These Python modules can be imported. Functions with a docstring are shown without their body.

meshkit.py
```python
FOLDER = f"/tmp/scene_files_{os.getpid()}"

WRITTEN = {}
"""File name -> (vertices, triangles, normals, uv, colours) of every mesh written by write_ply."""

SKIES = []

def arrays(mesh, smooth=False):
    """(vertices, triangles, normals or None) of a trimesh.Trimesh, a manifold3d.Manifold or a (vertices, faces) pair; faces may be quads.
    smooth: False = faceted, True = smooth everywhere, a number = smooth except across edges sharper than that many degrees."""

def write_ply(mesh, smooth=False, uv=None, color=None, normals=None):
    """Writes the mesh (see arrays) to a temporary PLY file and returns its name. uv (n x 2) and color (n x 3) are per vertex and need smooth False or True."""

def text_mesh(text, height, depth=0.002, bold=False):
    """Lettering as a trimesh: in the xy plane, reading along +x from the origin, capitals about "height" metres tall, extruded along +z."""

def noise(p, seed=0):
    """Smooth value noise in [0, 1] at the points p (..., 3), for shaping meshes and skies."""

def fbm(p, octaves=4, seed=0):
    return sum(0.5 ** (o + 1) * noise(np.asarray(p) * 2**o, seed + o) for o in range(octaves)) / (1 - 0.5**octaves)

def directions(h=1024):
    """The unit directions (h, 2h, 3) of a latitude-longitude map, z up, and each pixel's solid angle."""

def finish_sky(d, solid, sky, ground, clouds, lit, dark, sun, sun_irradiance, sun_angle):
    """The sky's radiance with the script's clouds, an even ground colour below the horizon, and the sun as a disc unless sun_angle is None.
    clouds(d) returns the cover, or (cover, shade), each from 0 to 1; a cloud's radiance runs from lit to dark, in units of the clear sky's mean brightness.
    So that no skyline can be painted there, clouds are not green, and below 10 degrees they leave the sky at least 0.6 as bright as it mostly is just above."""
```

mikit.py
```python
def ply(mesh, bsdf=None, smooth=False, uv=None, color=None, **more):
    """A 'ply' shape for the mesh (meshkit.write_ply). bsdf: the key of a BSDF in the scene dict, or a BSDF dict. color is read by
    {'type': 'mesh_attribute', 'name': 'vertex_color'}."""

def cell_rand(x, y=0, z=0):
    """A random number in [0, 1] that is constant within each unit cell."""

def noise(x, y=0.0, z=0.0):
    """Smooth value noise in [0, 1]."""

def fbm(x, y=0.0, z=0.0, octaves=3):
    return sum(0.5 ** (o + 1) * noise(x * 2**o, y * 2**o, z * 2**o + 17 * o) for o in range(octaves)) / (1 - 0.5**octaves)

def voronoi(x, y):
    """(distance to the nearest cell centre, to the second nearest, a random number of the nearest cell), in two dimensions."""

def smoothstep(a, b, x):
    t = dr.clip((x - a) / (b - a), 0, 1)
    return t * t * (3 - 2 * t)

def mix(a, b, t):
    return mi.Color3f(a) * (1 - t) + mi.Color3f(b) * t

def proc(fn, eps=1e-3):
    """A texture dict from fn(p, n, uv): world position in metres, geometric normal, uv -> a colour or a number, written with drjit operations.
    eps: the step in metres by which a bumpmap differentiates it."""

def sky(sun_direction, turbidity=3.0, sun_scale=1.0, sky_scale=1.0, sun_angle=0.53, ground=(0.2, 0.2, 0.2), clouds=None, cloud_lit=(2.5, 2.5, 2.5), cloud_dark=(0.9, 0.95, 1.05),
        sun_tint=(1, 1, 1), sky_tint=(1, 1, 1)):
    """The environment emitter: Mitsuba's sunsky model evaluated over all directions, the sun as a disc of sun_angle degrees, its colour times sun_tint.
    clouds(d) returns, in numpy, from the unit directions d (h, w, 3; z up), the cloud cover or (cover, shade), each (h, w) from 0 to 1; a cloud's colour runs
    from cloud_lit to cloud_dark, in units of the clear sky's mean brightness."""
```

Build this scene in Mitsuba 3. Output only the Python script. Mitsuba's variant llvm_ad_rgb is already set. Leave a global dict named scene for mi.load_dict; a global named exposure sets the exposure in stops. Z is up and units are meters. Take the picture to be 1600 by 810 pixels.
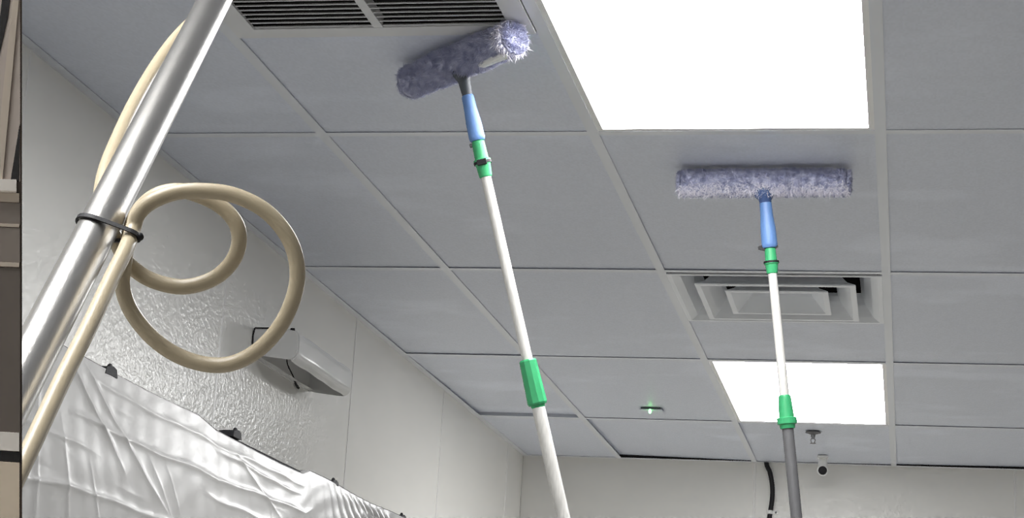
import math, random
import numpy as np, trimesh, drjit as dr, mitsuba as mi, mikit
from mikit import proc, fbm, noise, smoothstep, mix
import shapely.geometry as sg
T = mi.ScalarTransform4f
rng = np.random.default_rng(7)
random.seed(7)

# ------------------------------------------------------------------ camera, light, exposure
H = 2.745                                   # ceiling height
CAM = np.array([0.673, -3.945, 1.450])
scene, labels = {}, {}
scene['camera'] = {'type': 'perspective', 'fov': 29.562, 'fov_axis': 'x', 'near_clip': 0.02, 'far_clip': 60.0,
                   'to_world': T().look_at(origin=CAM.tolist(), target=(CAM + [-0.2010, 0.9489, 0.2437]).tolist(), up=[-0.0083, -0.2506, 0.9681])}
LAMP = (12.0, 12.0, 11.9)                   # radiance of the ceiling light panels
exposure = 0.38

# ------------------------------------------------------------------ materials
def rgb(*c): return {'type': 'rgb', 'value': list(c)}
def prin(name, col, rough=.5, metal=0., spec=.5, two=True, **k):
    b = {'type': 'principled', 'base_color': col if isinstance(col, dict) else rgb(*col), 'roughness': rough, 'metallic': metal, **k}
    if metal < .5: b['specular'] = spec
    scene[name] = {'type': 'twosided', 'b': b} if two else b
def bumped(name, col, rough, fn, scale, eps=1e-3, spec=.5, metal=0., **k):
    b = {'type': 'principled', 'base_color': col if isinstance(col, dict) else rgb(*col), 'roughness': rough, 'metallic': metal, **k}
    if metal < .5: b['specular'] = spec
    scene[name] = {'type': 'twosided', 'b': {'type': 'bumpmap', 'arbitrary': proc(fn, eps), 'scale': scale, 'bsdf': b}}

def tile_col(p, n, uv):
    smear = smoothstep(.55, .8, fbm(p.x * 2.6 + 3, p.y * 4.2, 0, 4))
    grain = noise(p.x * 260, p.y * 120, 0) - .5
    v = 1 + .10 * smear + .07 * grain
    return mi.Color3f(.625, .66, .742) * v
def tile_bump(p, n, uv): return fbm(p.x * 190, p.y * 190, 0, 2)
bumped('tile_mat', proc(tile_col), .42, tile_bump, .0005, 8e-4, spec=.45)
prin('bar_mat', (.655, .68, .72), .3)
prin('lamp_frame_mat', (.78, .78, .77), .35)
def wall_bump(p, n, uv): return fbm(p.y * 98 + p.x * 98, p.z * 125, 0, 3)
def wall_col(p, n, uv):
    return mi.Color3f(.80, .79, .755) * (1 + .05 * (fbm(p.y * 3 + p.x * 3, p.z * 3, 2, 3) - .5))
bumped('panel_mat', proc(wall_col), .24, wall_bump, .0021, 1.1e-3)
prin('wall_mat', (.70, .69, .66), .6)
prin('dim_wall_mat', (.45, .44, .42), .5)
prin('divider_mat', (.80, .79, .77), .3)
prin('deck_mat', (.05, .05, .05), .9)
prin('floor_mat', (.50, .485, .46), .5)
prin('grille_mat', (.66, .67, .68), .4)
prin('diffuser_mat', (.78, .81, .845), .35)
prin('black_mat', (.012, .012, .014), .55, spec=.35)
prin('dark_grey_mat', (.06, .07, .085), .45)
prin('white_plastic_mat', (.82, .82, .80), .3)
def steel_bump(p, n, uv): return noise(p.x * 260, p.y * 260, p.z * 30)
bumped('steel_mat', (.60, .585, .56), .33, lambda p, n, uv: fbm(p.x * 900, p.y * 900, p.z * 60, 2), .00012, 4e-4, metal=1.)
prin('hose_mat', (.43, .365, .255), .35, spec=.5)
prin('blue_mat', (.12, .235, .50), .4)
prin('navy_mat', (.05, .09, .22), .45)
prin('lit_fringe_mat', (.74, .73, .80), .7, spec=.2)  # pale threads, their whiteness painting light caught by the sleeves
prin('green_mat', (.045, .36, .145), .38)
def fibreglass(p, n, uv): return mi.Color3f(.64, .63, .605) * (.9 + .2 * noise(p.x * 400, p.y * 400, p.z * 45))
prin('fibre_mat', proc(fibreglass), .4)
prin('alu_shaded_tube_mat', (.145, .145, .152), .48, metal=.2)  # metal fittings; on the right lower tube its darkness is painted shade
def pile_col(p, n, uv): return mix((.23, .25, .40), (.62, .63, .75), noise(p.x * 110, p.y * 110, p.z * 110))
prin('pile_mat', proc(pile_col), .8, spec=.2)
prin('film_mat', (.345, .342, .337), .31, spec=.5, clearcoat=.4, clearcoat_gloss=.9)
prin('wrap_mat', (.66, .66, .65), .2, spec=.6, clearcoat=.6, clearcoat_gloss=.95)
for n_, c_ in {'beige': (.56, .48, .40), 'pinkish': (.50, .43, .385), 'ivory': (.86, .81, .75), 'taupe': (.25, .212, .185), 'umber': (.145, .12, .103), 'tan': (.76, .645, .51), 'slot': (.006, .005, .005)}.items():
    prin(n_ + '_mat', c_, .5)

# ------------------------------------------------------------------ helpers
def numbered(k):
    if k not in scene and k not in labels and not any(s.startswith(k + '__') for s in scene): return k
    i = 1
    while f'{k}_{i:03d}' in scene or f'{k}_{i:03d}' in labels: i += 1
    return f'{k}_{i:03d}'
def thing(name, label, cat, group=None):
    k = numbered(name); labels[k] = {'label': label, 'category': cat}
    if group: labels[k]['group'] = group
    return k
def put(name, mesh, mat, parent=None, smooth=False, label=None, kind=None, **more):
    k = numbered(parent + '__' + name if parent else name)
    scene[k] = mikit.ply(mesh, mat, smooth=smooth, **more)
    e = {}
    if label: e['label'] = label
    if kind: e['kind'] = kind
    if e: labels[k] = e
    return k
def struct(name, mesh, mat, label=None, **k): return put(name, mesh, mat, None, label=label, kind='structure', **k)
def single(name, mesh, mat, label, cat, group=None, **k):
    key = put(name, mesh, mat, None, **k); labels[key] = {'label': label, 'category': cat}
    if group: labels[key]['group'] = group
    return key
cat = trimesh.util.concatenate
def box(x0, x1, y0, y1, z0, z1):
    m = trimesh.creation.box((x1 - x0, y1 - y0, z1 - z0)); m.apply_translation(((x0 + x1) / 2, (y0 + y1) / 2, (z0 + z1) / 2)); return m
def hull(pts): return trimesh.convex.convex_hull(np.asarray(pts, float))
def rbox(x0, x1, y0, y1, z0, z1, r=.002):
    p = []
    for a, b, c in [(r, r, 0), (r, 0, r), (0, r, r)]:
        p += [(x, y, z) for x in (x0 + a, x1 - a) for y in (y0 + b, y1 - b) for z in (z0 + c, z1 - c)]
    return hull(p)
def frame_of(d):
    d = np.asarray(d, float); d = d / np.linalg.norm(d)
    a = np.cross(d, [0, 1, 0] if abs(d[1]) < .95 else [1, 0, 0]); a /= np.linalg.norm(a)
    return a, np.cross(d, a), d
def lathe(p0, d, prof, sides=28):
    """prof: list of (distance along d, radius)."""
    a, b, d = frame_of(d); p0 = np.asarray(p0, float)
    th = np.arange(sides) * 2 * np.pi / sides
    V = []; F = []
    for s, r in prof: V += [p0 + d * s + r * (math.cos(t) * a + math.sin(t) * b) for t in th]
    for i in range(len(prof) - 1):
        for j in range(sides):
            k = (j + 1) % sides
            q = (i * sides + j, i * sides + k, (i + 1) * sides + k, (i + 1) * sides + j)
            F += [(q[0], q[1], q[2]), (q[0], q[2], q[3])]
    for i, flip in ((0, True), (len(prof) - 1, False)):
        c = len(V); V.append(p0 + d * prof[i][0])
        for j in range(sides):
            k = (j + 1) % sides
            F.append((c, i * sides + k, i * sides + j) if flip else (c, i * sides + j, i * sides + k))
    m = trimesh.Trimesh(np.array(V), np.array(F), process=False); m.fix_normals(); return m
def sweep(path, r, sides=16):
    p = np.asarray(path, float); t = np.gradient(p, axis=0); t /= np.linalg.norm(t, axis=1, keepdims=True)
    a = np.cross(t[0], [0.3, 1, .2]); a /= np.linalg.norm(a); A = []
    for i in range(len(p)):
        a = a - t[i] * (a @ t[i]); a /= np.linalg.norm(a); A.append(a)
    A = np.array(A); B = np.cross(t, A); th = np.arange(sides) * 2 * np.pi / sides
    r = np.broadcast_to(r, (len(p),))
    V = p[:, None] + r[:, None, None] * (np.cos(th)[None, :, None] * A[:, None] + np.sin(th)[None, :, None] * B[:, None])
    n = len(p); F = []
    for i in range(n - 1):
        for j in range(sides):
            k = (j + 1) % sides
            F += [(i * sides + j, i * sides + k, (i + 1) * sides + k), (i * sides + j, (i + 1) * sides + k, (i + 1) * sides + j)]
    V = V.reshape(-1, 3); c0, c1 = len(V), len(V) + 1; V = np.vstack([V, p[0], p[-1]])
    for j in range(sides):
        k = (j + 1) % sides
        F += [(c0, k, j), (c1, (n - 1) * sides + j, (n - 1) * sides + k)]
    m = trimesh.Trimesh(V, np.array(F), process=False); m.fix_normals(); return m
def spline(P, n=14):
    P = np.asarray(P, float); Q = np.vstack([2 * P[0] - P[1], P, 2 * P[-1] - P[-2]]); out = []
    for i in range(1, len(Q) - 2):
        for t in np.arange(n) / n:
            a, b, c, d = Q[i - 1:i + 3]
            out.append(.5 * (2 * b + (c - a) * t + (2 * a - 5 * b + 4 * c - d) * t * t + (3 * b - a - 3 * c + d) * t ** 3))
    return np.array(out + [P[-1]])

# ------------------------------------------------------------------ the room
XL, XR, YF, YB = -1.0538, 3.66, -5.6, 4.714
struct('floor', box(XL - .1, XR + .1, YF - .1, YB + .1, -.1, 0), 'floor_mat')
struct('wall_left', box(XL - .12, XL - .005, YF - .1, YB + .1, 0, H + .003), 'wall_mat', label='long white wall of embossed wall panels on the left')
struct('wall_back', box(XL - .12, XR + .12, YB + .005, YB + .12, 0, H + .003), 'wall_mat', label='white panelled wall at the far end under the ceiling')
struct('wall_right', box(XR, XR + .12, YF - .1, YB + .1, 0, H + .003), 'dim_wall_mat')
struct('wall_front', box(XL - .12, XR + .12, YF - .12, YF, 0, H + .003), 'wall_mat')
struct('ceiling', cat([box(XL - .12, XR + .12, YF - .12, YB + .12, H + .45, H + .5), box(XL - .12, XL - .005, YF, YB, H + .003, H + .45), box(XR, XR + .12, YF, YB, H + .003, H + .45), box(XL - .12, XR + .12, YF - .12, YF, H + .003, H + .45), box(XL - .12, XR + .12, YB + .005, YB + .12, H + .003, H + .45)]), 'deck_mat', label='suspended grid ceiling of grey white tiles')
# wall panels and the divider strips that cover their joints
seams = [YF, -5.44, -4.22, -3.0, -1.77, -.55, .672, 1.880, 3.110, 4.365, YB]
for a, b in zip(seams, seams[1:]):
    put('panel', box(XL - .005, XL, a + .0015, b - .0015, .005, H + .002), 'panel_mat', 'wall_left')
for s in seams[1:-1]:
    put('divider_strip', hull([(XL - .001, s + u, z) for u in (-.0055, .0055) for z in (.005, H)] + [(XL + .002, s + u, z) for u in (-.0035, .0035) for z in (.005, H)]), 'divider_mat', 'wall_left')
bs = [XL, 0.003, 1.127, 2.34, 3.55, XR]
for a, b in zip(bs, bs[1:]):
    put('panel', box(a + .0015, b - .0015, YB, YB + .005, .005, H + .004), 'panel_mat', 'wall_back')
for s in bs[1:-1]:
    put('divider_strip', hull([(s + u, YB + .001, z) for u in (-.006, .006) for z in (.005, H)] + [(s + u, YB - .002, z) for u in (-.004, .004) for z in (.005, H)]), 'divider_mat', 'wall_back')
# wall angles that carry the edge tiles
def angle_profile(u0, u1): return u0, u1
struct('trim_1', cat([box(XL + .0005, XL + .024, YF, YB - .024, H, H + .0012), box(XL + .0003, XL + .0015, YF, YB - .0005, H, H + .024)]), 'bar_mat', label='wall angle along the left wall')
struct('trim_2', cat([box(XL + .0005, XR, YB - .024, YB - .0005, H, H + .0012)]), 'bar_mat', label='wall angle along the far wall')

# ceiling grid: main runners along the room, cross tees across it
XG = [XL, -.61, 0., .61, 1.22, 1.83, 2.44, 3.05, XR]
YG = [YF, -4.88, -3.66, -2.44, -1.22, 0., 1.22, 2.44, 3.66, YB]
B = .012
for x in XG[1:-1]:
    put('runner', cat([box(x - B, x + B, YF, YB - .004, H - .0003, H + .0012), box(x - .0015, x + .0015, YF, YB - .004, H, H + .038)]), 'bar_mat', 'ceiling')
def tee(x0, x1, y):
    put('cross_tee', cat([box(x0 + B - .001, x1 - B + .001, y - B, y + B, H, H + .0012), box(x0 + .002, x1 - .002, y - .0015, y + .0015, H, H + .03)]), 'bar_mat', 'ceiling')
for i in range(len(XG) - 1):
    for y in YG[1:-1]: tee(XG[i] + (B if i == 0 else 0), XG[i + 1] - (B if i == len(XG) - 2 else 0), y)
tee(0., .61, 1.83)
# tiles: laid on the grid, some not quite seated (corner heights near-left, near-right, far-left, far-right in mm)
LAMPS = {(0., -1.22), (0., 2.44), (-.61, -3.66)}
LIFT = {(XL, 2.44): (0, 0, 12, 13), (XL, 1.22): (1, 1, 4, 4), (-.61, 3.66): (10, 0, 15, 4), (0., 3.66): (10, 0, 1.5, 4), (.61, 3.66): (0, 0, 7, 12), (1.22, 3.66): (0, 0, 12, 12), (XL, 3.66): (0, 0, 1, 1),
        (-.61, 0.): (.5, .5, 2, 3), (0., 0.): (.3, .3, 3.5, 1), (XL, 0.): (1, .5, 1, 2.5), (-.61, 1.22): (1, 1, 1.5, 2), (-.61, 2.44): (1, 1, 2, 2), (.61, 0.): (1, 1, 2, 2), (.61, 1.22): (0, 0, 3, 2), (.61, 2.44): (0, 0, 3, 2)}
def tile(x0, x1, y0, y1, lift, name='tile'):
    z = [H + .0014 + m / 1000 for m in lift]
    n = 5; u, v = np.meshgrid(np.linspace(0, 1, n), np.linspace(0, 1, n))
    zz = (1 - u) * (1 - v) * z[0] + u * (1 - v) * z[1] + (1 - u) * v * z[2] + u * v * z[3]
    lo = np.stack([x0 + (x1 - x0) * u, y0 + (y1 - y0) * v, zz], -1).reshape(-1, 3); hi = lo + [0, 0, .015]
    F = []
    idx = lambda i, j: i * n + j
    for i in range(n - 1):
        for j in range(n - 1):
            a, b, c, d = idx(i, j), idx(i, j + 1), idx(i + 1, j + 1), idx(i + 1, j)
            F += [(a, c, b), (a, d, c), (a + n * n, b + n * n, c + n * n), (a + n * n, c + n * n, d + n * n)]
    rim = [idx(0, j) for j in range(n)] + [idx(i, n - 1) for i in range(1, n)] + [idx(n - 1, j) for j in range(n - 2, -1, -1)] + [idx(i, 0) for i in range(n - 2, 0, -1)]
    for a, b in zip(rim, rim[1:] + rim[:1]): F += [(a, b, b + n * n), (a, b + n * n, a + n * n)]
    put(name, trimesh.Trimesh(np.vstack([lo, hi]), np.array(F), process=False), 'tile_mat', 'ceiling')
G = .0035
for i in range(len(XG) - 1):
    for j in range(len(YG) - 1):
        x0, x1, y0, y1 = XG[i], XG[i + 1], YG[j], YG[j + 1]
        if (x0, y0) in LAMPS: continue
        l = LIFT.get((x0, y0), tuple(rng.uniform(.2, 1.2, 4)))
        if (x0, y0) == (-.61, -1.22): tile(x0 + G, x1 - G, -.604, y1 - G, (1.5, .8, 1.5, .6)); continue
        if (x0, y0) == (0., 1.22): tile(x0 + G, x1 - G, 1.83 + G, y1 - G, (1, 1, 2, 2)); continue
        tile(x0 + G, x1 - G, y0 + G, y1 - G if y1 < YB else YB - .007, l)

# ------------------------------------------------------------------ ceiling light panels
def lamp(x, y, label):
    k = thing('ceiling_light', label, 'light', 'light panels in the ceiling' if label.startswith('flat') else None)
    x0, x1, y0, y1 = x + .006, x + .604, y + .006, y + 1.214
    w = .018
    fr = cat([box(x0, x0 + w, y0, y1, H + .0013, H + .05), box(x1 - w, x1, y0, y1, H + .0013, H + .05), box(x0 + w, x1 - w, y0, y0 + w, H + .0013, H + .05), box(x0 + w, x1 - w, y1 - w, y1, H + .0013, H + .05)])
    put('frame', fr, 'lamp_frame_mat', k)
    put('housing', box(x0, x1, y0, y1, H + .05, H + .056), 'lamp_frame_mat', k)
    v = np.array([(x0 + w - .001, y0 + w - .001, H + .005), (x1 - w + .001, y0 + w - .001, H + .005), (x1 - w + .001, y1 - w + .001, H + .005), (x0 + w - .001, y1 - w + .001, H + .005)])
    put('glowing_panel', trimesh.Trimesh(v, [(0, 2, 1), (0, 3, 2)], process=False), 'white_plastic_mat', k, emitter={'type': 'area', 'radiance': rgb(*LAMP)})
lamp(0., -1.22, 'large glowing white light panel in the ceiling, nearest and at the top of the picture')
lamp(0., 2.44, 'glowing white light panel in the ceiling beyond the square air diffuser')
lamp(-.61, -3.66, 'added ceiling light panel outside the picture, placed to put a streak on the steel pole')  # unseen panel added for the bright streak along the pole

# ------------------------------------------------------------------ return grille and square diffuser
k = thing('return_grille', 'white louvred return air grille with a middle rib beside the large light panel', 'air vent')
x0, x1, y0, y1 = -.604, -.006, -1.214, -.607
ax, bx, ay, by, rib = -.553, -.057, -1.165, -.652, -.307
fl = lambda a, b, c, d: box(a, b, c, d, H - .004, H + .002)
put('frame', cat([fl(x0 + .008, ax, y0 + .008, y1 - .002), fl(bx, x1 - .008, y0 + .008, y1 - .002), fl(ax, bx, y0 + .008, ay), fl(ax, bx, by, y1 - .002), box(x0, x1, y0, y1, H + .0015, H + .003) if False else fl(ax, ax + .002, ay, by)]), 'grille_mat', k)
put('middle_rib', box(rib - .009, rib + .009, ay, by, H - .003, H + .02), 'grille_mat', k)
for a, b in ((ax, rib - .009), (rib + .009, bx)):
    y = ay + .012
    while y < by - .004:
        put('slat', hull([(x, y + dy, H + dz) for x in (a, b) for dy, dz in ((.0, -.0015), (.0038, -.0015), (.0010, .0012), (.0025, .0012))]), 'grille_mat', k)
        y += .0215
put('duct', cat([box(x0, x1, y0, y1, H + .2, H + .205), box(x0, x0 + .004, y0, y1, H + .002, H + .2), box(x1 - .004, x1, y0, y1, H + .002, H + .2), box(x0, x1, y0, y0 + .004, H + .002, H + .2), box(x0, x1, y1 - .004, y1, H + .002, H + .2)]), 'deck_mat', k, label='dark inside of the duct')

k = thing('air_diffuser', 'square ceiling air diffuser with nested louvre rings in front of the smaller light panel', 'air vent')
cx, cy = .305, 1.535
def ring(sections):
    """square tube through (half width x, half depth y, z) sections."""
    V = []; F = []
    for hx, hy, z in sections: V += [(cx - hx, cy - hy, z), (cx + hx, cy - hy, z), (cx + hx, cy + hy, z), (cx - hx, cy + hy, z)]
    n = len(sections)
    for i in range(n - 1):
        for j in range(4):
            a, b = i * 4 + j, i * 4 + (j + 1) % 4
            F += [(a, b, b + 4), (a, b + 4, a + 4)]
    return V, F
def solid_ring(sections, name, mat='diffuser_mat'):
    V, F = ring(sections + sections[:1]); m = trimesh.Trimesh(V, F, process=False); m.merge_vertices(); m.fix_normals(); put(name, m, mat, k)
hx, hy = .293, .293
solid_ring([(hx, hy, H + .001), (hx, hy, H - .003), (hx - .012, hy - .012, H - .003), (.262, .262, H + .01), (.240, .240, H + .04), (.226, .226, H + .075), (.230, .230, H + .076), (.245, .245, H + .04), (.268, .268, H + .013), (hx - .008, hy - .008, H + .001)], 'outer_ring')
for h, zt in ((.222, .05), (.144, .045)):
    solid_ring([(h, h, H - .010), (h - .0005, h - .0005, H - .013), (h - .016, h - .016, H - .0135), (h - .030, h - .030, H + .002), (h - .055, h - .055, H + zt - .015), (h - .062, h - .062, H + zt), (h - .058, h - .058, H + zt + .001), (h - .050, h - .050, H + zt - .015), (h - .024, h - .024, H + .003), (h - .004, h - .004, H - .008)], 'louvre_ring')
put('centre_plate', box(cx - .084, cx + .084, cy - .084, cy + .084, H + .043, H + .046), 'diffuser_mat', k)
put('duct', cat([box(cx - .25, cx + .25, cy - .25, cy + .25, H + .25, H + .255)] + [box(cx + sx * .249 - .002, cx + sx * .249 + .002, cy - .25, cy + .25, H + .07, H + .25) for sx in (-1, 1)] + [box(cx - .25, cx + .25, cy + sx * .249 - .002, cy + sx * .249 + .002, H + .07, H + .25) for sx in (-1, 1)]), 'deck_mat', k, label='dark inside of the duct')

# ------------------------------------------------------------------ small fittings of the ceiling and the far wall
k = thing('fire_sprinkler', 'small metal fire sprinkler head hanging below the ceiling beside the far light panel', 'sprinkler')
sx, sy = .297, 3.861
put('escutcheon', lathe((sx, sy, H + .0015), (0, 0, -1), [(0, .031), (.003, .031), (.005, .024), (.009, .012), (.011, .009)]), 'alu_shaded_tube_mat', k, smooth=30)
put('body', lathe((sx, sy, H - .008), (0, 0, -1), [(0, .009), (.010, .009), (.012, .0065), (.018, .006)]), 'alu_shaded_tube_mat', k, smooth=30)
put('frame_arm', cat([sweep(spline([(sx + s * .005, sy, H - .024), (sx + s * .009, sy, H - .032), (sx + s * .004, sy, H - .042)], 5), .002, 6) for s in (-1, 1)]), 'alu_shaded_tube_mat', k)
put('deflector', lathe((sx, sy, H - .042), (0, 0, -1), [(0, .004), (.001, .012), (.0025, .012), (.003, .004)]), 'alu_shaded_tube_mat', k)

k = thing('ceiling_sensor', 'flat ceiling sensor plate with a small green indicator light', 'sensor')
put('base', box(-.338, -.262, 3.378, 3.47, H - .004, H + .0016), 'dark_grey_mat', k)  # dark plate standing for the shadow gap under the cover
put('cover', rbox(-.345, -.256, 3.382, 3.475, H - .0075, H - .0035, .0015), 'tile_mat', k)
put('indicator_lens', trimesh.creation.icosphere(3, .0085).apply_transform(trimesh.transformations.compose_matrix(scale=(.75, .75, 1.15), translate=(-.302, 3.384, H - .013))), 'green_mat', k, smooth=True, label='lit green indicator', emitter={'type': 'area', 'radiance': rgb(.8, 5.5, 1.0)})

k = thing('security_camera', 'small white security camera with a round black face at the top of the far wall', 'camera')
c = np.array([.312, 4.46, H - .064])
put('base', rbox(.288, .334, 4.45, 4.50, H - .012, H + .001, .003), 'white_plastic_mat', k)
put('bracket', rbox(.293, .330, 4.458, 4.49, H - .048, H - .010, .004), 'white_plastic_mat', k)
d = np.array([.03, -.97, -.18]); d /= np.linalg.norm(d)
put('body', lathe(c - d * .03, d, [(0, .012), (.004, .019), (.012, .0235), (.036, .0245), (.040, .0235), (.042, .021)]), 'white_plastic_mat', k, smooth=35)
put('face', lathe(c + d * .0115, d, [(0, .0188), (.002, .018), (.0032, .012), (.0036, .004)]), 'black_mat', k, smooth=35)

P = spline([(.052, YB - .012, H + .10), (.053, YB - .012, H), (.070, YB - .012, 2.70), (.082, YB - .012, 2.64), (.083, YB - .012, 2.58), (.074, YB - .012, 2.505), (.068, YB - .012, 2.40), (.066, YB - .012, 1.8), (.066, YB - .012, .02)], 10)
single('black_cable', sweep(P, .0105, 12), 'black_mat', 'thick black cable running down the far wall from the ceiling', 'cable', smooth=True)
k = thing('cable_clamp', 'white clamp that holds the black cable to the far wall', 'clamp')
put('strap', lathe((.0735, YB - .012, 2.515), (0, 0, 1), [(0, .0105), (0, .0135), (.016, .0135), (.016, .0105)], 20), 'white_plastic_mat', k, smooth=30)
put('tab', rbox(.084, .112, YB - .006, YB, 2.516, 2.531, .002), 'white_plastic_mat', k)
put('screw', lathe((.1005, YB - .006, 2.5235), (0, -1, 0), [(0, .0045), (.002, .004), (.003, .002)], 14), 'alu_shaded_tube_mat', k, smooth=30)

# ------------------------------------------------------------------ plastic wrapped box on the left wall
k = thing('wall_box', 'rounded wall box wrapped in glossy clear plastic high on the left wall', 'wall box')
def extrude_y(poly, y0, y1):
    m = trimesh.creation.extrude_polygon(poly, y1 - y0)           # polygon (u out of the wall, w up) -> x, z
    v = m.vertices.copy(); m.vertices = np.stack([XL + v[:, 0], y1 - v[:, 2], 2.0 + v[:, 1]], 1); m.fix_normals(); return m
prof = sg.Polygon([(0, .500), (.120, .500), (.132, .48), (.132, .42), (.125, .410), (0, .424)]).buffer(-.026).buffer(.026, quad_segs=8).union(sg.box(0, .424, .06, .500))
hollow = prof.difference(prof.buffer(-.005, join_style=2)).difference(sg.box(.004, .38, .112, .428))     # a hood, open below
if hollow.geom_type != 'Polygon': hollow = max(hollow.geoms, key=lambda q: q.area)
put('end_cap', extrude_y(prof, 1.428, 1.432), 'wrap_mat', k, smooth=30)
hood = extrude_y(hollow, .918, 1.43).subdivide_to_size(.022)
v = hood.vertices.copy(); inside = (v[:, 1] > .93) & (v[:, 0] > XL + .01)
v[inside, 2] += .0012 * np.sin(v[inside, 1] * 37) * np.cos(v[inside, 0] * 60); v[inside, 0] += .0012 * np.sin(v[inside, 1] * 23 + 1)
hood.vertices = v
put('hood', hood, 'wrap_mat', k, smooth=40)
put('end_cap', extrude_y(prof.buffer(-.004), .912, .9185), 'wrap_mat', k, smooth=30)
for e_ in ([sweep([(XL + .003, .911, 2.455), (XL + .002, .911, 2.48), (XL + .005, .911, 2.499)], .0022, 6), sweep([(XL + .005, .911, 2.500), (XL + .06, .911, 2.500)], .0018, 6), sweep([(XL + .105, .913, 2.499), (XL + .116, .916, 2.499)], .003, 6)]): put('edge_trim', e_, 'black_mat', k, label='black edge of the wrapping')
put('wire', sweep(spline([(XL + .004, 1.195, 2.49), (XL + .004, 1.21, 2.462), (XL + .004, 1.262, 2.442), (XL + .004, 1.30, 2.425), (XL + .004, 1.335, 2.416)], 6), .0032, 8), 'black_mat', k, smooth=True)

# ------------------------------------------------------------------ shelving covered in plastic sheeting along the left wall
SX, SY0, SY1, SZ = -.60, -1.95, 1.55, 2.0
k = thing('shelving_unit', 'black shelving along the left wall hidden behind the white plastic sheet', 'shelving')
put('front_rail', sweep([(SX - .014, SY0, SZ - .012), (SX - .014, SY1, SZ - .012)], .012, 14), 'black_mat', k, smooth=30)
put('back_rail', sweep([(XL + .05, SY0, SZ - .012), (XL + .05, SY1, SZ - .012)], .012, 14), 'black_mat', k, smooth=30)
for y in (SY0 + .03, -.2, SY1 - .03):
    for x in (SX - .016, XL + .05): put('post', sweep([(x, y, 0), (x, y, SZ - .012)], .013, 12), 'black_mat', k, smooth=30)
for z in (.3, .85, 1.4, SZ - .03): put('shelf', rbox(XL + .04, SX - .022, SY0, SY1, z - .012, z + .008, .003), 'dark_grey_mat', k)

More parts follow.
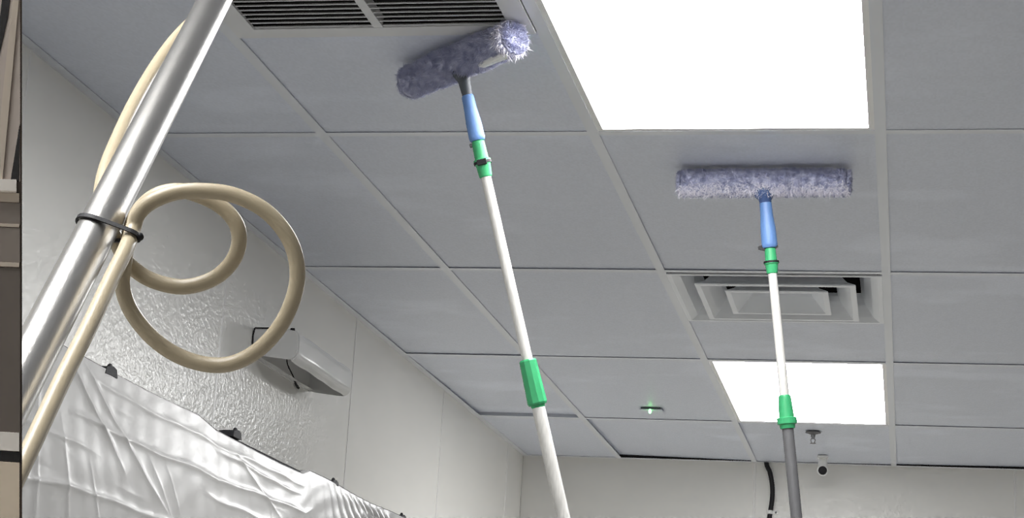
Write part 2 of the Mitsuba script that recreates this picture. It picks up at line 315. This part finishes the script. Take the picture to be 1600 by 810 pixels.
def film():
    ny, nv = 1100, 230
    y = np.linspace(SY0 - .02, SY1 + .02, ny)
    s = np.linspace(0, 1, nv); v = .62 * s + .85 * np.clip(s - .9, 0, 1) / .1
    Y, V = np.meshgrid(y, v, indexing='ij')
    D = .004 + .055 * (1 - np.exp(-V / .35)) * (.8 + .2 * np.sin(Y * 2.1 + 1))            # the film hangs out a little from the rail
    def crease(y0, v0, y1, v1, w, a, sharp=1.):
        L = math.hypot(y1 - y0, v1 - v0); ty, tv = (y1 - y0) / L, (v1 - v0) / L
        t = (Y - y0) * ty + (V - v0) * tv; n = -(Y - y0) * tv + (V - v0) * ty
        n = n + .006 * np.sin(t * 6 + y0 * 9) + .0012 * np.sin(t * 31 + v0 * 50)
        ends = np.clip(t / .10, 0, 1) * np.clip((L - t) / .10, 0, 1)
        return a * ends * np.exp(-np.abs(n / w) ** sharp)
    for c in [(-1.15, .03, .05, .028, .005, .0016), (-1.2, .10, .1, .085, .005, .0030), (-1.5, .22, -.2, .20, .005, .0028), (-1.6, .12, -1.05, .15, .004, .0016), (-1.75, .33, -.3, .36, .006, .0022), (-1.0, .30, .3, .24, .005, .0018),
              (-.6, .14, .35, .12, .005, .0024), (-.55, .045, .02, .04, .003, .0020), (-1.25, .0, -.95, .16, .007, .0040), (-1.18, .0, -.75, .2, .006, .0026), (-1.32, .02, -1.28, .5, .006, .0036), (-1.42, .05, -1.44, .5, .005, .0034),
              (-1.5, .0, -1.55, .6, .007, .0040), (-1.6, .05, -1.68, .6, .006, .0036), (-1.23, .1, -1.1, .5, .005, .0024), (-1.12, .15, -.9, .5, .005, .0022), (-.9, .2, -.62, .5, .006, .0020), (-.45, .02, -.1, .12, .006, .0018)]:
        D = D + crease(*c)
    for q in range(130):                                                                  # many small wrinkles
        y0 = rng.uniform(SY0, SY1); v0 = rng.uniform(.02, .5); L = rng.uniform(.05, .25); an = rng.choice([rng.normal(.03, .12), rng.normal(.9, .25), rng.normal(1.4, .2)], p=[.45, .3, .25])
        D = D + crease(y0, v0, y0 + L * math.cos(an), v0 + L * math.sin(an), rng.uniform(.003, .006), rng.uniform(-.0007, .0014))
    D = D + .0016 * np.sin(Y * 9 + 3 * np.sin(V * 6)) * np.sin(V * 22 + 2 * np.sin(Y * 3)) + .0005 * np.sin(Y * 60 + V * 45 + 3 * np.sin(V * 13)) * np.sin(V * 70 - Y * 25 + 2 * np.sin(Y * 9))
    g = np.exp(-((Y - .46) / .22) ** 2) * np.clip(V / .02, .15, 1)                         # pleats where the sheet is gathered by its clamp
    fan = (Y - .10) / (.12 + .5 * V)
    D = D + g * .0075 * (np.abs(np.sin(fan * 7.5)) ** .7) * np.clip(.3 + V / .1, 0, 1.4)
    g2 = np.exp(-((Y - .60) / .13) ** 2); D = D + g2 * .011 * np.sin((Y - .3 * V) * 105) * np.clip(V / .06, .12, 1)
    g3 = np.exp(-((Y + 1.5) / .16) ** 2); D = D + g3 * .0022 * np.sin((Y + .10 * V) * 110 + 2 * np.sin(V * 9)) * np.clip(.4 + V / .2, 0, 1)
    top = SZ + .0035 + .002 * np.sin(y * 9) - .0125 * np.clip((y + .62) / .1, 0, 1) * np.clip((.07 - y) / .05, 0, 1)
    Z = top[:, None] - V
    X = SX + D
    v1 = np.stack([X, Y, Z], -1)
    fold = np.stack([np.full(ny, SX - .012), y, np.minimum(top + .0015, SZ + .004)], -1)[:, None]
    fold2 = np.stack([np.full(ny, SX - .045), y, top - .022], -1)[:, None]
    v1 = np.concatenate([fold2, fold, v1], 1); n2 = v1.shape[1]
    i, j = np.meshgrid(np.arange(ny - 1), np.arange(n2 - 1), indexing='ij')
    q = np.stack([i * n2 + j, i * n2 + j + 1, (i + 1) * n2 + j + 1, (i + 1) * n2 + j], -1).reshape(-1, 4)
    return trimesh.Trimesh(v1.reshape(-1, 3), np.vstack([q[:, [0, 1, 2]], q[:, [0, 2, 3]]]), process=False)
single('plastic_sheet', film(), 'film_mat', 'wrinkled white plastic sheet draped over the shelving on the left', 'plastic sheet', smooth=True)
clamps = [(-1.035, 'black clamp on the plastic sheet edge nearest to the camera, beside the steel pole'), (-.41, 'black clamp on the plastic sheet edge, second from the steel pole'),
          (.27, 'black clamp on the plastic sheet edge where the sheet is gathered in pleats'), (.90, 'black clamp on the plastic sheet edge at the bottom of the picture, furthest away')]
for y, lab in clamps:
    k = thing('spring_clamp', lab, 'clamp', 'black clamps along the plastic sheet')
    jaw = hull([(SX + dx, y + dy, SZ + dz) for dx, dy, dz in [(.006, -.026, -.004), (-.03, -.026, -.004), (.006, .024, -.004), (-.03, .024, -.004), (.004, -.018, .008), (-.026, -.018, .008), (.004, .006, .013), (-.026, .006, .013), (.004, .022, .010), (-.026, .022, .010)]])
    put('jaw', jaw, 'black_mat', k, smooth=20)
    put('lever', sweep(spline([(SX - .006, y + .012, SZ + .012), (SX - .008, y + .020, SZ + .016), (SX - .010, y + .026, SZ + .008), (SX - .012, y + .032, SZ + .004)], 5), .004, 8), 'black_mat', k, smooth=True)

# ------------------------------------------------------------------ steel pole with a strapped hose
A0 = np.array([.004, -2.262, 2.142]); A1 = np.array([.071, -2.687, 1.717]); PD = (A1 - A0) / np.linalg.norm(A1 - A0)
def at_z(z): return A0 + PD * (A0[2] - z) / -PD[2]
foot = at_z(0.002); head = at_z(2.50); PL = np.linalg.norm(foot - head)
k = thing('steel_pole', 'brushed stainless steel pole crossing the picture at upper left, with a hose strapped to it', 'pole')
put('tube', lathe(head, PD, [(0, .012), (.002, .0158), (PL - .003, .0158), (PL, .014)], 64), 'steel_mat', k, smooth=40)
put('end_cap', lathe(head - PD * .004, PD, [(0, .010), (.001, .013), (.006, .0145), (.012, .0148)]), 'black_mat', k, smooth=40)
HOSE = [(0.1282, -2.8514, 1.5528), (0.1220, -2.8132, 1.5909), (0.1152, -2.7718, 1.6322), (0.1078, -2.7269, 1.6771), (0.1013, -2.6807, 1.7231), (0.0936, -2.6340, 1.7698), (0.0893, -2.6053, 1.7984), (0.0844, -2.5848, 1.8191), (0.0873, -2.5839, 1.8332), (0.0976, -2.5830, 1.8436), (0.1149, -2.5800, 1.8516), (0.1362, -2.5749, 1.8544), (0.1576, -2.5686, 1.8529), (0.1791, -2.5605, 1.8444), (0.1947, -2.5521, 1.8299), (0.2032, -2.5446, 1.8131), (0.2051, -2.5378, 1.7938), (0.1995, -2.5323, 1.7731), (0.1887, -2.5283, 1.7541), (0.1724, -2.5262, 1.7376), (0.1531, -2.5264, 1.7278), (0.1326, -2.5290, 1.7265), (0.1101, -2.5340, 1.7327), (0.0905, -2.5400, 1.7453), (0.0744, -2.5468, 1.7639), (0.0669, -2.5519, 1.7826), (0.0671, -2.5541, 1.7968), (0.0688, -2.5566, 1.8131), (0.0718, -2.5573, 1.8321), (0.0790, -2.5586, 1.8463), (0.0917, -2.5578, 1.8568), (0.1086, -2.5543, 1.8605), (0.1265, -2.5487, 1.8566), (0.1408, -2.5429, 1.8493), (0.1503, -2.5373, 1.8385), (0.1526, -2.5326, 1.8254), (0.1480, -2.5291, 1.8114), (0.1367, -2.5275, 1.7989), (0.1213, -2.5279, 1.7912), (0.1048, -2.5298, 1.7884), (0.0862, -2.5337, 1.7915), (0.0727, -2.5374, 1.7979), (0.0621, -2.5413, 1.8075), (0.0544, -2.5535, 1.8260), (0.0356, -2.5351, 1.8469), (0.0214, -2.5112, 1.8727), (0.0107, -2.4830, 1.9024), (0.0017, -2.4453, 1.9412), (-0.0075, -2.3978, 1.9898), (-0.0138, -2.3462, 2.0421), (-0.0153, -2.3002, 2.0880), (-0.0102, -2.2498, 2.1374), (-0.0090, -2.1848, 2.2017), (-0.0172, -2.1094, 2.2777)]
low = [np.array(HOSE[0]) + PD * q for q in (1.55, 1.2, .8, .4, .2)]
up = [at_z(2.38) + np.array([0, .0235, .004]), at_z(2.44) + np.array([0, .0228, .004])]
hp = spline(low + [np.array(q) for q in HOSE] + up, 12)
single('hose', sweep(hp, .0062, 20), 'hose_mat', 'cream coloured rubber hose running along the steel pole and looped twice beside it', 'hose', smooth=True)
ta = .455; a_, b_, d_ = frame_of(PD); off = np.array([.0292, .0023, .0023])
cs = sg.Point(0, 0).buffer(.0166, quad_segs=12).union(sg.Point(off @ a_, off @ b_).buffer(.0070, quad_segs=10)).convex_hull
band = trimesh.creation.extrude_polygon(cs.buffer(.0018).difference(cs), .0052)
w_ = A0 + PD * ta - CAM; w_ /= np.linalg.norm(w_); nn = PD - w_ * (PD @ w_) * .8; nn = np.array([nn @ a_, nn @ b_, nn @ d_])
bv = band.vertices.copy(); bv[:, 2] -= (bv[:, 0] * nn[0] + bv[:, 1] * nn[1]) / nn[2]; band.vertices = bv
band.apply_transform(np.vstack([np.column_stack([a_, b_, d_, A0 + PD * (ta - .0026)]), [0, 0, 0, 1]])); band.fix_normals()
k = thing('cable_tie', 'black cable tie that straps the cream hose to the steel pole', 'cable tie')
put('band', band, 'black_mat', k, smooth=30)
oc = off * 1.27; hc = A0 + PD * (ta - (oc @ a_ * nn[0] + oc @ b_ * nn[1]) / nn[2]) + oc
put('lock', trimesh.creation.icosphere(2, .0034).apply_translation(hc), 'black_mat', k, smooth=True)

# ------------------------------------------------------------------ two window washers on extension poles
def washer(label, top, d, axis, half, r, S, twist_collar, lower_mat, tone):
    """S: distances from the sleeve axis along the pole: neck, handle, tip, tip band, upper tube, collar, lower tube."""
    top, d, axis = np.asarray(top), np.asarray(d) / np.linalg.norm(d), np.asarray(axis) / np.linalg.norm(axis)
    k = thing('window_washer_pole', label, 'cleaning tool')
    L = top[2] / -d[2]
    P = lambda s: top + d * s
    # sleeve: a padded tube around the T bar with a shaggy pile
    n = 40; u = np.linspace(-1, 1, n)
    rr = r * (1 - .03 * np.cos(u * 9)) * np.where(np.abs(u) > .93, np.sqrt(np.clip(1 - ((np.abs(u) - .93) / .075) ** 2, .15, 1)), 1)
    core = sweep(top + axis * (u * half)[:, None] + np.array([0, 0, -.004]) * (u ** 2)[:, None], rr - .004, 26)
    put('sleeve', core, 'pile_mat', k, smooth=True)
    sl = scene and k + '__sleeve'
    N = 15000
    g = np.random.default_rng(int(1000 * half) + int(abs(top[0]) * 1e4))
    uu = g.uniform(-1, 1, N); th = g.uniform(0, 2 * np.pi, N)
    a = np.cross(axis, [0, 0, 1.]); a /= np.linalg.norm(a); b = np.cross(a, axis)
    Nn = np.cos(th)[:, None] * a + np.sin(th)[:, None] * b
    ends = np.clip((np.abs(uu) - .9) / .1, 0, 1)
    rb = np.interp(uu, u, rr) - .005
    capn = g.uniform(0, 1, N) < .16                                  # tufts on the two round ends
    su = np.sign(uu)
    rb = np.where(capn, (r - .006) * np.sqrt(g.uniform(0, 1, N)), rb); uu = np.where(capn, su * .985, uu)
    Nn = np.where(capn[:, None], axis * su[:, None] + .45 * Nn, Nn + axis * (ends * su * .6)[:, None])
    base = top + axis * (uu * half)[:, None] + rb[:, None] * (np.cos(th)[:, None] * a + np.sin(th)[:, None] * b)
    ln = g.uniform(.006, .0115, N) * (1 + .5 * (g.uniform(0, 1, N) < .04))
    clump = np.stack([np.sin(base @ q * 300 + p0) for q, p0 in ((np.array([1, .3, .2]), 0), (np.array([.2, 1, .4]), 2), (np.array([.3, .1, 1]), 4))], 1)
    dirn = Nn + .45 * clump + g.normal(0, .25, (N, 3)) + np.array([0, 0, -.25]); dirn /= np.linalg.norm(dirn, axis=1, keepdims=True)
    tip = base + dirn * ln[:, None]
    tip[:, 2] = np.minimum(tip[:, 2], H - .0015 - g.uniform(0, .002, N))
    w1 = np.cross(dirn, g.normal(0, 1, (N, 3))); w1 /= np.linalg.norm(w1, axis=1, keepdims=True); w2 = np.cross(dirn, w1); w = .0011
    V = np.stack([base + w1 * w, base - .5 * w1 * w + .87 * w2 * w, base - .5 * w1 * w - .87 * w2 * w, tip], 1).reshape(-1, 3)
    o = np.arange(N)[:, None] * 4
    F = (o[:, :, None] + np.array([[0, 1, 3], [1, 2, 3], [2, 0, 3]])[None]).reshape(-1, 3)
    put('pile', trimesh.Trimesh(V, F, process=False), 'pile_mat', sl, label='shaggy lavender blue pile', kind='stuff')
    N = 1400                                                          # longer loose threads, whitened where light falls on the sleeve end and front
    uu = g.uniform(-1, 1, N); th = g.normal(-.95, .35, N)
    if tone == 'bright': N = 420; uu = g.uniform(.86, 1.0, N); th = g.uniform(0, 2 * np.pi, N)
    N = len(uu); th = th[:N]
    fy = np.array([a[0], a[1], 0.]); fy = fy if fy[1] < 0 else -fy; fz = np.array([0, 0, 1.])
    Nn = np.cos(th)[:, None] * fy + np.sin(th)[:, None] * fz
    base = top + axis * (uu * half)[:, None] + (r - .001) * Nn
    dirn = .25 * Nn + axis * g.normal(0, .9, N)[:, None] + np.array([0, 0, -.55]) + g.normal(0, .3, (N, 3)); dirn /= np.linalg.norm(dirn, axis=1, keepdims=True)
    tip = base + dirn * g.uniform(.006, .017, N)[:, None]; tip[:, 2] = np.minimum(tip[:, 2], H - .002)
    w1 = np.cross(dirn, g.normal(0, 1, (N, 3))); w1 /= np.linalg.norm(w1, axis=1, keepdims=True); w2 = np.cross(dirn, w1); w = .0010
    V = np.stack([base + w1 * w, base - .5 * w1 * w + .87 * w2 * w, base - .5 * w1 * w - .87 * w2 * w, tip], 1).reshape(-1, 3)
    o = np.arange(N)[:, None] * 4
    put('loose_threads', trimesh.Trimesh(V, (o[:, :, None] + np.array([[0, 1, 3], [1, 2, 3], [2, 0, 3]])[None]).reshape(-1, 3), process=False), 'lit_fringe_mat', sl, label='whitish loose threads with the lit side of the sleeve put into their colour', kind='stuff')
    # T bar under the sleeve, its neck, the handle
    if tone == 'bright': put('bar_end', lathe(top + axis * half * .44 - np.array([0, 0, r * .90]) - np.array([.004, .004, 0]), axis, [(0, .003), (.012, .0075), (half * .46, .0085), (half * .5, .004)]), 'white_plastic_mat', k, smooth=40, label='cream coloured plastic bar showing under the sleeve')
    if tone == 'bright': put('neck', lathe(P(S[0] - .022), d, [(0, .022), (.010, .017), (.020, .012), (S[1] - S[0] + .022, .0098), (S[1] - S[0] + .026, .009)]), 'dark_grey_mat', k, smooth=40)
    else: put('neck', lathe(P(.016), d, [(0, .026), (.010, .026), (.016, .022), (.024, .0145), (.034, .0128)]), 'navy_mat', k, smooth=40)
    h = S[2] - S[1]
    m = 1. if tone == 'bright' else 1.14
    put('handle', lathe(P(S[1]), d, [(0, .0105 * m), (.003, .0118 * m), (h * .3, .0125 * m), (h * .6, .0150 * m), (h * .9, .0155 * m), (h - .003, .0152 * m), (h, .013 * m)]), 'blue_mat', k, smooth=40)
    t = S[4] - S[2]
    put('tip', lathe(P(S[2]), d, [(0, .0105), (.002, .0122), (t * .5, .0132), (t * .52, .0165), (t * .62, .0165), (t * .66, .0142), (t - .002, .0125), (t, .011)]), 'green_mat', k, smooth=35)
    tp = k + '__tip'
    put('band', lathe(P(S[3]) - d * .002, d, [(0, .015), (0, .0172), (.0045, .0172), (.0045, .015)]), 'black_mat', tp, smooth=30)
    side = np.cross(d, [0, 1, 0]); side /= np.linalg.norm(side)
    e = frame_of(d)
    fr = np.cross(side, d); fr = fr if fr[1] < 0 else -fr
    if tone == 'bright':
        q = [P(S[3]) + fr * (.0125 + f) + side * s + d * z for f in (0, .007) for s in (-.008, .010) for z in (-.004, .006)]
        put('button', hull(q), 'black_mat', tp, smooth=20)
        put('pin', lathe(P(S[2] + .006) - side * .010 if side[0] > 0 else P(S[2] + .006) + side * .010, -side if side[0] > 0 else side, [(0, .004), (.006, .004), (.007, .003)]), 'alu_shaded_tube_mat', tp, smooth=30)
    else:
        sd = side if side[0] < 0 else -side
        put('lever', hull([P(S[2] - .004) + sd * s + d * z + fr * f for s, z in ((.008, -.006), (.026, -.001), (.026, .004), (.008, .010)) for f in (-.006, .006)]), 'black_mat', k, smooth=20)
        put('lever', hull([P(S[2] - .004) - sd * s + d * z + fr * f for s, z in ((.008, -.005), (.018, .000), (.018, .003), (.008, .008)) for f in (-.005, .005)]), 'black_mat', k, smooth=20)
    put('upper_tube', lathe(P(S[4] - .004), d, [(0, .0098), (S[5] - S[4] + .02, .0102)]), 'fibre_mat', k, smooth=40)
    c = S[6] - S[5]
    if twist_collar:                                                    # six sided twist lock
        hexa = [(0, .0145), (.003, .0165), (c - .004, .0188), (c, .0165)]
        put('collar', lathe(P(S[5]), d, hexa, 10), 'green_mat', k)
        put('collar_end', lathe(P(S[6] - .001), d, [(0, .014), (.006, .0125)]), 'green_mat', k, smooth=30)
    else:
        put('collar', lathe(P(S[5]), d, [(0, .0115), (.004, .0135), (c * .66, .0165), (c * .69, .0215), (c * .86, .0215), (c * .89, .0175), (c, .016)], 24), 'green_mat', k, smooth=25)
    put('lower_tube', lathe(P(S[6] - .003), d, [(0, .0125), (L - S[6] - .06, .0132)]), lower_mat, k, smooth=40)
    put('grip', lathe(P(L - .30), d, [(0, .0135), (.004, .0155), (.28, .0155), (.299, .013)]), 'black_mat', k, smooth=40)
washer('window washer on a white pole, its lavender sleeve tilted, left of the large light', (-.17, -.555, H - .036), (.249, .1658, -.9542), (.733, -.680, 0), .178, .034,
       (.042, .0685, .1585, .2015, .230, .584, .6705), True, 'fibre_mat', 'bright')
washer('window washer on a pole whose lower tube is coloured dark for shade, its sleeve held level below the large light', (.349, .254, H - .034), (.1152, .0942, -.9889), (1, -.02, 0), .190, .032,
       (.020, .045, .1505, .1825, .2085, .481, .5545), False, 'alu_shaded_tube_mat', 'dull')  # lower tube darkened in colour to show it backlit

# ------------------------------------------------------------------ narrow slanted cabinet end close to the camera, made up for a strip of another scene
k = thing('made_up_upright', 'narrow beige and brown cabinet end made up for a strip of another scene at the left edge of the picture', 'standin')
Y0 = -3.1354
def slab(pts, proud, depth=.006, taper=.5):
    p = np.array(pts)
    back = [(x - taper * depth, Y0 - proud + depth, z) for x, z in p]
    return cat([hull([(x, Y0 - proud, z) for x, z in p] + back)])
def edge(z): return .2496 - .1293 * (z - 1.8050)
def left(z): return edge(z) - .092
full = lambda z0, z1, dz=0.003: [(left(z0), z0 + dz), (edge(z0), z0), (edge(z1), z1), (left(z1), z1 + dz)]
put('body', slab(full(0, 2.25, 0), -.002, .05, .62), 'umber_mat', k)
put('top_board', slab(full(1.6937, 2.25), 0, .004), 'pinkish_mat', k)
put('slot', slab([(.2445, 1.6937), (.2437, 1.7492), (.2452, 1.7557), (.2480, 1.6937)], .0006, .003), 'slot_mat', k)
put('slot', slab([(.2437, 1.7492), (.2446, 1.7720), (.2426, 1.8052), (.2470, 1.8050), (.2472, 1.7753), (.2452, 1.7557)], .0006, .003), 'slot_mat', k)
put('moulding', slab([(.2501, 1.7330), (.2492, 1.7752), (.2483, 1.8250), (.2502, 1.8250), (.2523, 1.7817), (.2526, 1.7362), (.2556, 1.6937), (.2517, 1.6937)], .0012, .003), 'beige_mat', k)
put('slot', slab([(.2604, 1.7218), (.2635, 1.6937), (.2594, 1.6940), (.2601, 1.7123)], .0006, .003), 'slot_mat', k)
for nm, z0, z1, pr_, m in [('ledge', 1.6876, 1.6932, .004, 'ivory'), ('ledge_lip', 1.6831, 1.6874, .001, 'beige'), ('panel', 1.6725, 1.6829, 0, 'taupe'), ('bead', 1.6710, 1.6725, .001, 'beige'), ('panel', 1.6541, 1.6708, .0003, 'taupe'),
                        ('bead', 1.6519, 1.6539, .001, 'beige'), ('panel', 1.5746, 1.6517, 0, 'umber'), ('rail', 1.5662, 1.5746, .001, 'ivory'), ('slot', 1.5613, 1.5660, 0, 'slot'), ('lower_band', .06, 1.5611, .0008, 'tan'), ('plinth', 0.001, .058, 0, 'umber')]:
    put(nm, slab(full(z0, z1), pr_, .004), m + '_mat', k)
